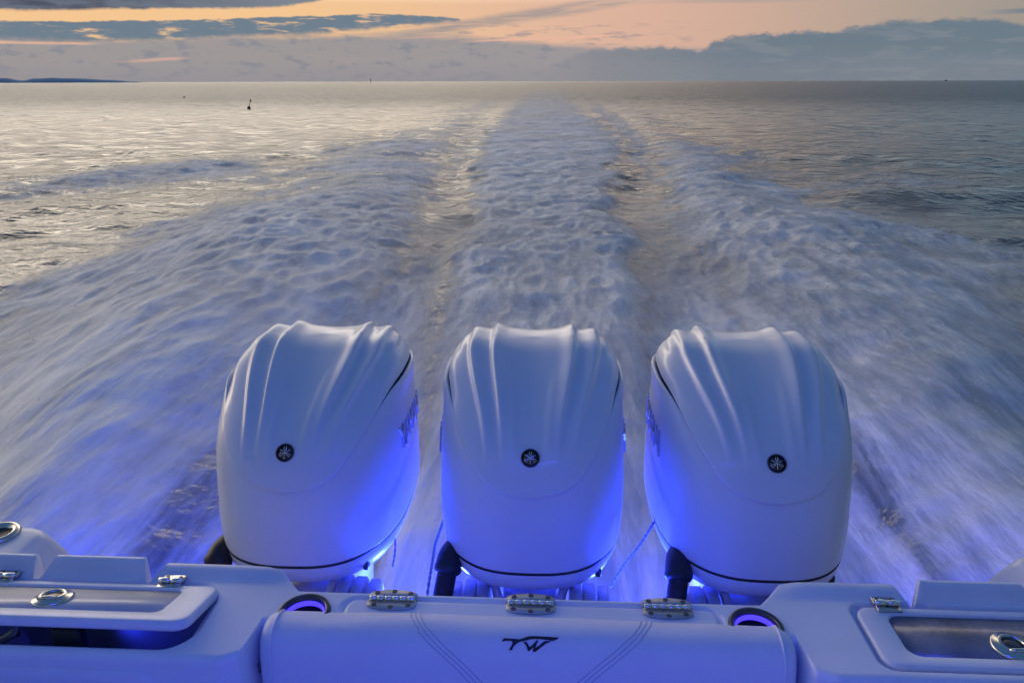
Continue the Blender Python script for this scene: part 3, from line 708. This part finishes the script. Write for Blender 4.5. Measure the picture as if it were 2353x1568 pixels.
# ================================================================== OUTBOARDS
def body_fns():
    T_ = np.array([(0, 1.222, .302, 1.822, 2.66), (.15, 1.30, .304, 1.829, 2.675), (.3, 1.40, .304, 1.846, 2.675), (.42, 1.485, .303, 1.872, 2.665), (.53, 1.560, .300, 1.915, 2.65),
                   (.63, 1.618, .296, 1.99, 2.635), (.73, 1.664, .289, 2.082, 2.61), (.82, 1.704, .275, 2.175, 2.58), (.90, 1.735, .246, 2.262, 2.54), (.96, 1.753, .182, 2.335, 2.49), (1, 1.759, 0.0, 2.41, 2.41)])
    return [spline(T_[:, 0], T_[:, k]) for k in (1, 2, 3, 4)]
fz_, fW_, fyf_, fyb_ = body_fns()
NC = 360
PH = np.linspace(0, 2*np.pi, NC, endpoint=False)
def sect(s, ph, off=0.0):
    """point of the smooth cowling at height parameter s and plan angle ph (0 = front)"""
    s = np.clip(s, 0, 1); z, W_, yf, yb = fz_(s), np.maximum(fW_(s), 0), fyf_(s), fyb_(s)
    e = 2/(2.75+.4*s); sx = np.sign(np.sin(ph))*np.abs(np.sin(ph))**e; sy = -np.sign(np.cos(ph))*np.abs(np.cos(ph))**e
    ym = 2.29+.12*s**3
    y = np.where(sy < 0, ym+(ym-yf)*sy, ym+(yb-ym)*sy)
    return np.stack([W_*sx, y, z+0*sx], -1)
def zb_f(y):
    t = 1.447+.86*(y-1.852); return 1.676-.016*np.log1p(np.exp((1.676-t)/.016))
def normals(P_):
    a_ = np.gradient(P_, axis=0); b_ = np.roll(P_, -1, 1)-np.roll(P_, 1, 1); n = np.cross(b_, a_)
    n /= np.linalg.norm(n, axis=-1)[..., None]+1e-12
    c = np.array([0, 2.25, 1.4]); 
    if np.median(((P_-c)*n).sum(-1)) < 0: n = -n
    return n
def ridges(P_):
    x, y = np.abs(P_[..., 0]), P_[..., 1]
    k = .60+.40*sstep(y, 1.84, 2.34)
    xi = x/k
    def tooth(c, inw, outw): return np.where(xi < c, np.exp(-((xi-c)/inw)**2), np.exp(-((xi-c)/outw)**2))
    gg = 1.0*tooth(.133, .034, .010)+.8*tooth(.206, .032, .011)-.28*sstep(xi, .085, .0)
    A = .019*sstep(y, 1.86, 2.12)*sstep(P_[..., 2], 1.47, 1.60)
    inner = .0050*np.where(xi < .074, np.exp(-((xi-.074)/.010)**2), np.exp(-((xi-.074)/.030)**2))*sstep(y, 1.885, 1.95)*sstep(y, 2.22, 2.10)
    return A*gg+inner
def build_engine():
    eng = empty('outboard_motor', (0, 2.1, 0))
    # split line between the hood and the sides for every column
    sxn = np.where(np.cos(PH) > 0, np.abs(np.sin(PH))**(2/2.8), 1.0)
    zB = spline([-1, -.573, -.447, -.2, 0, .2, .447, .573, .76, .88, 1.0, 1.2], [1.68, 1.530, 1.488, 1.456, 1.447, 1.456, 1.488, 1.530, 1.602, 1.645, 1.670, 1.675])(sxn)
    sv = np.linspace(0, 1, 1200); SB = np.interp(zB, fz_(sv), sv); SB = (np.roll(SB, 2)+2*np.roll(SB, 1)+3*SB+2*np.roll(SB, -1)+np.roll(SB, -2))/9
    # hood
    n = 150; u = np.linspace(0, 1, n); uu = u**1.0
    S = SB[None]+(1-SB[None])*np.concatenate([[0, .0], uu[1:]])[:, None]
    S = np.concatenate([SB[None]-.035, SB[None]+0*S[:1], S[1:]], 0); Ph = np.repeat(PH[None], len(S), 0)
    P_ = sect(S, Ph); N_ = normals(P_)
    side = sstep(P_[..., 1], 2.02, 2.22)
    lip = .010*sstep((S-SB[None]), .0, .016)-.012*(S < SB[None]-.001)-.012*side*sstep(S-SB[None], .12, .0)
    P_ = P_+N_*(lip+ridges(P_))[..., None]
    P_[-1] = P_[-2].mean(0)
    MB().grid(P_, cv=True).build('cowling_hood', M['paint'], eng)
    # sides
    n = 70; u = np.linspace(0, 1, n); S = SB[None]*u[:, None]; Ph = np.repeat(PH[None], n, 0); P_ = sect(S, Ph); N_ = normals(P_)
    side = sstep(P_[..., 1], 2.02, 2.24)*sstep(P_[..., 1], 2.62, 2.4); dS = SB[None]-S
    o_ = .013*side*sstep(dS, .16, .0)
    # a faint swage runs back along the flank
    zz = P_[..., 2]; o_ = o_+.003*sstep(zz, 1.34+.25*(P_[..., 1]-1.9), 1.30+.25*(P_[..., 1]-1.9))*sstep(np.abs(P_[..., 0]), .20, .27)
    P_ = P_+N_*o_[..., None]
    inner = P_[-1]-N_[-1]*.004+np.array([0, 0, .003]); in2 = P_[-1]-N_[-1]*.016-np.array([0, 0, .004]); in3 = P_[-1]-N_[-1]*.02-np.array([0, 0, .06])
    bot = P_[0]-N_[0]*.004+np.array([0, 0, -.0015]); bot2 = P_[0]-N_[0]*.02
    P_ = np.concatenate([bot2[None], bot[None], P_, inner[None], in2[None], in3[None]], 0)
    MB().grid(P_, cv=True).build('cowling_side', M['paint'], eng)
    # gasket line
    P0 = sect(np.zeros(NC), PH); c0 = np.array([0, 2.24, 0]); dirn = P0-c0; dirn[:, 2] = 0; dirn /= np.linalg.norm(dirn, axis=1)[:, None]
    rows = [P0+dirn*o_+np.array([0, 0, z]) for o_, z in ((-.012, -.001), (.0012, -.0015), (.0018, -.005), (.0012, -.0085), (-.012, -.009))]
    MB().grid(np.array(rows), cv=True).build('gasket', M['black'], eng)
    # lower pan
    rows = []
    for dz_, sc_, sh in ((-.0088, .994, 0), (-.012, .999, 0), (-.045, .985, .0), (-.075, .95, .01), (-.098, .88, .02), (-.112, .76, .03), (-.118, .5, .05)):
        q_ = P0.copy(); q_[:, 0] *= sc_; q_[:, 1] = 2.24+(q_[:, 1]-2.24)*sc_+sh*.3; q_[:, 2] += dz_+(.0 if dz_ > -.02 else .03*sstep(q_[:, 1], 1.9, 2.5)*(-dz_/.1)); rows.append(q_)
    lp_ = MB().grid(np.array(rows[::-1]), cv=True, cap0=True).build('lower_pan', M['paint'], eng)
    # recessed grip on the front of the pan
    rows = []
    for off, z0, z1 in ((.0, 1.178, 1.200), (.0035, 1.180, 1.1985)):
        xs = np.linspace(.055, .148, 12); row = []
        for x in xs:
            y = np.interp(x, P0[:NC//4, 0], P0[:NC//4, 1]); row.append((x, y-off+.006, z1-.06*(x-.1)+.004))
        for x in xs[::-1]:
            y = np.interp(x, P0[:NC//4, 0], P0[:NC//4, 1]); row.append((x, y-off+.012, z0-.012))
        rows.append(row)
    MB().loft(rows).build('pan_grip', M['paint'], lp_)
    # pan latch and hook on the starboard side of the pan
    MB().box((.205, 1.905, 1.150), (.222, 1.935, 1.180), .004).build('pan_latch', M['darksteel'], lp_)
    # emblem on the front of the hood
    sE = np.linspace(.3, .8, 800); pe = sect(sE, np.zeros(800)); i = int(np.argmin(np.abs(pe[:, 2]-1.556)))
    tE = pe[i+4]-pe[i-4]; tE /= np.linalg.norm(tE); nE = np.cross(np.array([1., 0, 0]), tE); nE *= -1 if nE[1] > 0 else 1
    cE = pe[i]+nE*.0098; ex = np.array([1., 0, 0])
    def E_(u_, v_, w_): return cE+ex*u_+tE*v_+nE*w_
    a_ = np.linspace(0, 2*np.pi, 44, endpoint=False)
    def disc(prof): return np.array([[E_(r_*math.cos(t), r_*math.sin(t), h_) for t in a_] for r_, h_ in prof])
    em = MB().grid(disc([(.0245, -.004), (.0245, .002), (.0005, .0022)]), cv=True).build('emblem', M['emblem'], eng)
    MB().grid(disc([(.0276, -.004), (.0276, .0028), (.0262, .0040), (.0243, .0036), (.0238, .0018)]), cv=True).build('emblem_rim', M['darksteel'], em)
    for k in range(3):                      # three crossed tuning forks
        an = R(90+120*k); c_, s_ = math.cos(an), math.sin(an)
        def fk(pts, r0): return MB().tube([E_(c_*a1-s_*b1, s_*a1+c_*b1, .0026) for a1, b1 in pts], r0, 6)
        mb = fk([(-.0185, 0), (-.012, 0), (0, 0), (.0070, 0)], .00125)
        for sg in (-1, 1):
            f2 = fk([(.0062, 0), (.0085, sg*.0030), (.013, sg*.0033), (.0205, sg*.0024)], .00115); mb.raw(f2.V[0], f2.F)
        mb.build('tuning_fork', M['chrome'], em)
    # raised maker's name on both flanks
    cv = bpy.data.curves.new('name', 'FONT'); cv.body = 'YAMAHA'; cv.size = .115; cv.extrude = .003; cv.space_character = .92; cv.align_x = 'LEFT'
    ob = bpy.data.objects.new('tmp', cv); COL.objects.link(ob); dg = bpy.context.evaluated_depsgraph_get(); dg.update()
    ev = ob.evaluated_get(dg); me0 = ev.to_mesh(); vv = np.array([v_.co[:] for v_ in me0.vertices]); ff = [tuple(p_.vertices) for p_ in me0.polygons]
    ev.to_mesh_clear(); bpy.data.objects.remove(ob)
    Wd = vv[:, 0].max()
    ss_ = np.linspace(.2, .62, 120); 
    def flank_x(y, z):
        s0 = np.interp(z, fz_(ss_), ss_); W_ = fW_(s0); yf, yb = fyf_(s0), fyb_(s0); ym = 2.29+.12*s0**3; nn = 2.75+.4*s0
        t = np.where(y < ym, (ym-y)/(ym-yf), (y-ym)/(yb-ym)); return W_*(1-np.clip(t, 0, 1)**nn)**(1/nn)
    for sg in (-1, 1):
        tx = vv[:, 0] if sg > 0 else Wd-vv[:, 0]
        y = 2.13+tx*.80; z = 1.455+vv[:, 1]
        x = sg*(flank_x(y, z)+.0035+vv[:, 2])
        MB().raw(np.stack([x, y, z], -1), ff).build('side_lettering', M['grey'], eng, smooth=False)
    # clamp and swivel brackets
    for sg in (-1, 1):
        for x0, x1, zt_ in ((.125, .163, 1.112), (.168, .206, 1.108), (.216, .248, 1.10)):
            lo, hi_ = sorted((sg*x0, sg*x1))
            L_ = []
            for x in (lo, lo+.004, hi_-.004, hi_):
                ins = .004 if x in (lo, hi_) else 0
                L_.append([(x, y, z) for y, z in ((1.46, .55+ins), (1.46, 1.02-ins), (1.52, 1.07-ins), (1.80, zt_-ins-.02), (1.88, zt_-ins), (1.95, zt_-.012-ins), (1.98+0*ins, zt_-.06), (1.95, .8), (1.7, .5+ins))])
            MB().loft(L_).build('clamp_bracket', M['grey'], eng)
        MB().tube([(sg*.124, 1.93, 1.118), (sg*.105, 1.905, 1.098), (sg*.092, 1.88, 1.06), (sg*.088, 1.86, .98)], [.010, .014, .016, .016], 12).build('yoke_arm', M['grey'], eng)
    MB().tube([(-.255, 1.86, 1.03), (.255, 1.86, 1.03)], .03, 16).build('tilt_tube', M['grey'], eng)
    MB().loft([rr(0, 2.0, .20, .20, .05, .25), rr(0, 2.0, .20, .22, .05, .9), rr(0, 2.02, .17, .2, .05, 1.06)]).build('swivel_housing', M['grey'], eng)
    # leg and gearcase below the cowling
    MB().loft([rr(0, 2.30, .06, .28, .028, -.62), rr(0, 2.29, .10, .34, .045, -.3), rr(0, 2.27, .15, .40, .07, .2), rr(0, 2.26, .20, .44, .09, .8), rr(0, 2.26, .30, .52, .12, 1.12)]).build('leg', M['paint'], eng)
    MB().loft([rr(0, 2.34, .30, .56, .1, -.15), rr(0, 2.34, .30, .56, .1, -.135)]).build('cavitation_plate', M['paint'], eng)
    MB().tube([(0, 1.98, -.5), (0, 2.04, -.5), (0, 2.2, -.5), (0, 2.42, -.5), (0, 2.52, -.5)], [.01, .05, .07, .065, .05], 20).build('gearcase', M['paint'], eng)
    # rigging hose with its collar
    ctrl = np.array([(-.215, 2.05, 1.165), (-.244, 1.955, 1.192), (-.254, 1.893, 1.172), (-.268, 1.842, 1.095), (-.29, 1.75, .96), (-.30, 1.58, .84), (-.30, 1.42, .80)])
    tt = np.linspace(0, 1, len(ctrl)); fs = [spline(tt, ctrl[:, k]) for k in range(3)]; t2 = np.linspace(.1, 1, 220)
    pts = np.stack([f(t2) for f in fs], -1)
    hs = MB().tube(pts, .0305+.0011*np.sin(np.arange(220)*2.1), 22).build('rigging_hose', M['hose'], eng)
    t3 = np.linspace(.10, .36, 12); MB().tube(np.stack([f(t3) for f in fs], -1), [.034, .038, .040, .040, .040, .040, .041, .041, .041, .043, .043, .036], 26).build('hose_collar', M['black'], hs)
    t3 = np.linspace(0, .11, 6); MB().tube(np.stack([f(t3) for f in fs], -1), [.034, .037, .038, .0385, .0385, .038], 24).build('hose_boss', M['paint'], hs)
    return eng
eng0 = build_engine()
labels = ['left white outboard motor nearest the open hatch, its port flank in shadow', 'middle white outboard motor lit blue on both flanks', 'right white outboard motor nearest the closed hatch, lit blue on its port flank']
engines = [eng0, copy_tree(eng0), copy_tree(eng0)]
for e_, xe, lb in zip(engines, (-.731, -.002, .708), labels):
    e_.location = b2w((xe, 2.1, 0)); tag(e_, lb, 'outboard motor', 'outboard motors on the transom')

# ================================================================== ROPES
def rope(name, ctrl, r, label):
    ctrl = np.array(ctrl, float); tt = np.linspace(0, 1, len(ctrl)); fs = [spline(tt, ctrl[:, k]) for k in range(3)]
    L_ = np.linalg.norm(np.diff(ctrl, axis=0), axis=1).sum(); n = max(60, int(L_/.0035)); t2 = np.linspace(0, 1, n); P_ = np.stack([f(t2) for f in fs], -1)
    T_ = np.gradient(P_, axis=0); T_ /= np.linalg.norm(T_, axis=1)[:, None]; n1 = np.cross(T_, [0, 1., .2]); n1 /= np.linalg.norm(n1, axis=1)[:, None]; n2 = np.cross(T_, n1)
    rt = empty(name, tuple(ctrl[-1])); tag(rt, label, 'rope', 'tether ropes between the motors')
    for k in range(2):
        ph = np.linspace(0, L_/.030*2*np.pi, n)+k*np.pi
        MB().tube(P_+r*.55*(np.cos(ph)[:, None]*n1+np.sin(ph)[:, None]*n2), r*.62, 7).build('strand', M['rope'], rt)
rope('tether_rope', [(-.300, 2.12, 1.20), (-.309, 2.10, 1.172), (-.318, 2.05, 1.155), (-.32, 2.0, 1.13), (-.33, 1.9, 1.03), (-.33, 1.7, .8)], .005, 'short white twisted rope hanging beside the hose of the middle motor')
rope('tether_rope', [(.435, 2.15, 1.225), (.405, 2.12, 1.21), (.36, 2.1, 1.135), (.315, 2.1, 1.06), (.27, 2.08, .98)], .0045, 'slanting white twisted rope between the middle and right motors')
rope('tether_rope', [(-.452, 2.05, 1.17), (-.448, 2.02, 1.145), (-.450, 2.0, 1.12), (-.452, 1.99, 1.105)], .0035, 'short thin cord hanging under the left motor, inner side')

# ================================================================== FAR THINGS
def world_empty(name, loc, label, cat):
    o = bpy.data.objects.new(name, None); COL.objects.link(o); o.location = loc; ORG[o.name] = np.array(loc, float); tag(o, label, cat); return o
bp = b2w((-30.1, 75.5, 0.05))
by = world_empty('marker_buoy', tuple(bp), 'small dark pot buoy with a leaning stick, alone on the bright water', 'buoy')
B0 = np.array(bp)
MB().lathe([(.02, -.15), (.13, -.08), (.17, .06), (.13, .2), (.05, .3)], B0, 18, axis=(.25, 0, 1)).build('float', M['orange'], by)
MB().tube([B0+(.05, 0, .2), B0+(.16, 0, .5), B0+(.30, 0, .95)], .022, 8).build('stick', M['dark'], by)
MB().box(B0+(.20, -.01, .68), B0+(.34, .01, .84), .004).build('flag', M['dark'], by)
fp = b2w((-62, 128, .05)); F0 = np.array(fp)
b2 = world_empty('float', tuple(fp), 'tiny dark float near the horizon, left of the stick buoy', 'buoy')
MB().lathe([(.05, -.2), (.16, -.05), (.19, .06), (.13, .18), (.04, .24)], F0, 16).build('body', M['orange'], b2)
MB().tube([F0+(0, 0, .2), F0+(0, 0, .32)], .03, 8).build('eye', M['dark'], b2)
np_ = b2w((-420, 1400, 0)); N0 = np.array((-272., 1500., 0))
nv = world_empty('channel_marker', tuple(N0), 'thin upright marker post on the horizon left of the wake', 'channel marker')
MB().tube([N0+(0, 0, -1), N0+(0, 0, 6.5)], .5, 10).build('post', M['dark'], nv)
MB().lathe([(.2, 6.4), (1.1, 6.6), (.1, 8.0)], N0, 12).build('topmark', M['dark'], nv)
D0 = np.array((1680., 3000., 0))
db = world_empty('distant_boat', tuple(D0), 'tiny dark boat far off on the right horizon', 'boat')
MB().loft([[D0+(x, y, z) for x, y in ((-6, -1), (-6, 1), (3, 1.4), (7+ex, 0), (3, -1.4))] for z, ex in ((-.4, -1), (1.8, 0))]).build('hull', M['dark'], db)
MB().box(D0+(-3, -1, 1.8), D0+(1.5, 1, 4.6), .2).build('wheelhouse', M['dark'], db)
MB().tube([D0+(-1, 0, 4.5), D0+(-1, 0, 8)], .15, 8).build('mast', M['dark'], db)

# ================================================================== SPRAY
def drops_material():
    m = bpy.data.materials.new('water_drops'); m.use_nodes = True; q = G(m.node_tree); q.n.clear()
    t_ = q.node('ShaderNodeBsdfTranslucent'); t_.inputs[0].default_value = (.9, .92, .95, 1); d_ = q.node('ShaderNodeBsdfDiffuse'); d_.inputs[0].default_value = (.9, .92, .95, 1)
    mx = q.node('ShaderNodeMixShader'); mx.inputs[0].default_value = .55; q.l.new(d_.outputs[0], mx.inputs[1]); q.l.new(t_.outputs[0], mx.inputs[2])
    o = q.node('ShaderNodeOutputMaterial'); q.l.new(mx.outputs[0], o.inputs[0]); return m
def mist():
    # airborne spray hanging low over the near wake
    o = MB().box((-10.5, 2.5, -.6), (10.5, 21, 1.5), .02).build('spray_mist', None)
    o.matrix_world = Matrix.Translation((X0, 0, 0)) @ Matrix.Rotation(-YAW, 4, 'Z'); o['kind'] = 'stuff'; o['label'] = 'thin veil of spray mist over the near wake'; o['category'] = 'mist'
    m = bpy.data.materials.new('spray_mist'); m.use_nodes = True; q = G(m.node_tree); q.n.clear()
    t_ = q.node('ShaderNodeTexCoord'); sp = q.node('ShaderNodeSeparateXYZ'); q.put(sp.inputs[0], t_.outputs['Object']); x, y, z = sp.outputs
    ax_ = q.m('ABSOLUTE', x)
    n = q.noise(q.vec(x, q.mul(y, .35), z), 1.5, 3, .6)
    wid = q.curve(y, [(2.5, 3.6), (6, 5.4), (10, 6.6), (14, 6.6), (21, 5.0)])
    den = q.mul(q.ss(q.sub(ax_, wid), .6, -1.8), q.mul(q.ss(y, 2.5, 3.4), q.ss(y, 20, 10)))
    den = q.mul(den, q.m('POWER', 2.718, q.mul(q.m('MAXIMUM', z, 0.0), -3.2)))
    den = q.mul(den, q.mul(q.ss(n, .32, .72), .85))
    v_ = q.node('ShaderNodeVolumePrincipled'); v_.inputs['Color'].default_value = (.93, .95, .97, 1); q.put(v_.inputs['Density'], den); v_.inputs['Anisotropy'].default_value = .2
    oo = q.node('ShaderNodeOutputMaterial'); q.l.new(v_.outputs[0], oo.inputs['Volume'])
    o.data.materials.clear(); o.data.materials.append(m)
mist()
scene.cycles.volume_step_rate = 3.0; scene.cycles.volume_max_steps = 64
def spray():
    X, Y, Z, foam, core, cst, xb, yb = [a_.ravel() for a_ in SEA]
    w = (core*.8+cst*1.0)*np.interp(yb, [0, 3, 5, 9, 16, 24, 30], [0, .2, 1, 1, .6, .15, 0])*np.clip(Y, 1, None)**1.2
    w[yb < 3.2] = 0; w /= w.sum(); N = 5000
    idx = rng.choice(len(X), N, p=w)
    h = rng.exponential(.085, N)*np.interp(yb[idx], [0, 5, 9, 20], [.6, 1.3, 1.2, .6]); r = rng.lognormal(math.log(.0030), .4, N)*np.interp(yb[idx], [3, 8, 20], [.75, 1.1, 1.8])
    c = np.stack([X[idx], Y[idx], Z[idx]+.01+h], -1)+rng.normal(0, .02, (N, 3))*[1, 1, 0]
    O = np.array([(1, 0, 0), (-1, 0, 0), (0, 1, 0), (0, -1, 0), (0, 0, 1), (0, 0, -1)], float)
    V = (c[:, None]+O[None]*r[:, None, None]*np.array([1, 1, 1.2])).reshape(-1, 3)
    T_ = np.array([(0, 2, 4), (2, 1, 4), (1, 3, 4), (3, 0, 4), (2, 0, 5), (1, 2, 5), (3, 1, 5), (0, 3, 5)])
    Fc = (T_[None]+np.arange(N)[:, None, None]*6).reshape(-1, 3)
    o = link('spray', newmesh('spray', V, Fc), drops_material()); o['kind'] = 'stuff'; o['label'] = 'fine white spray drops thrown up over the wake'
    o['category'] = 'spray'
spray()
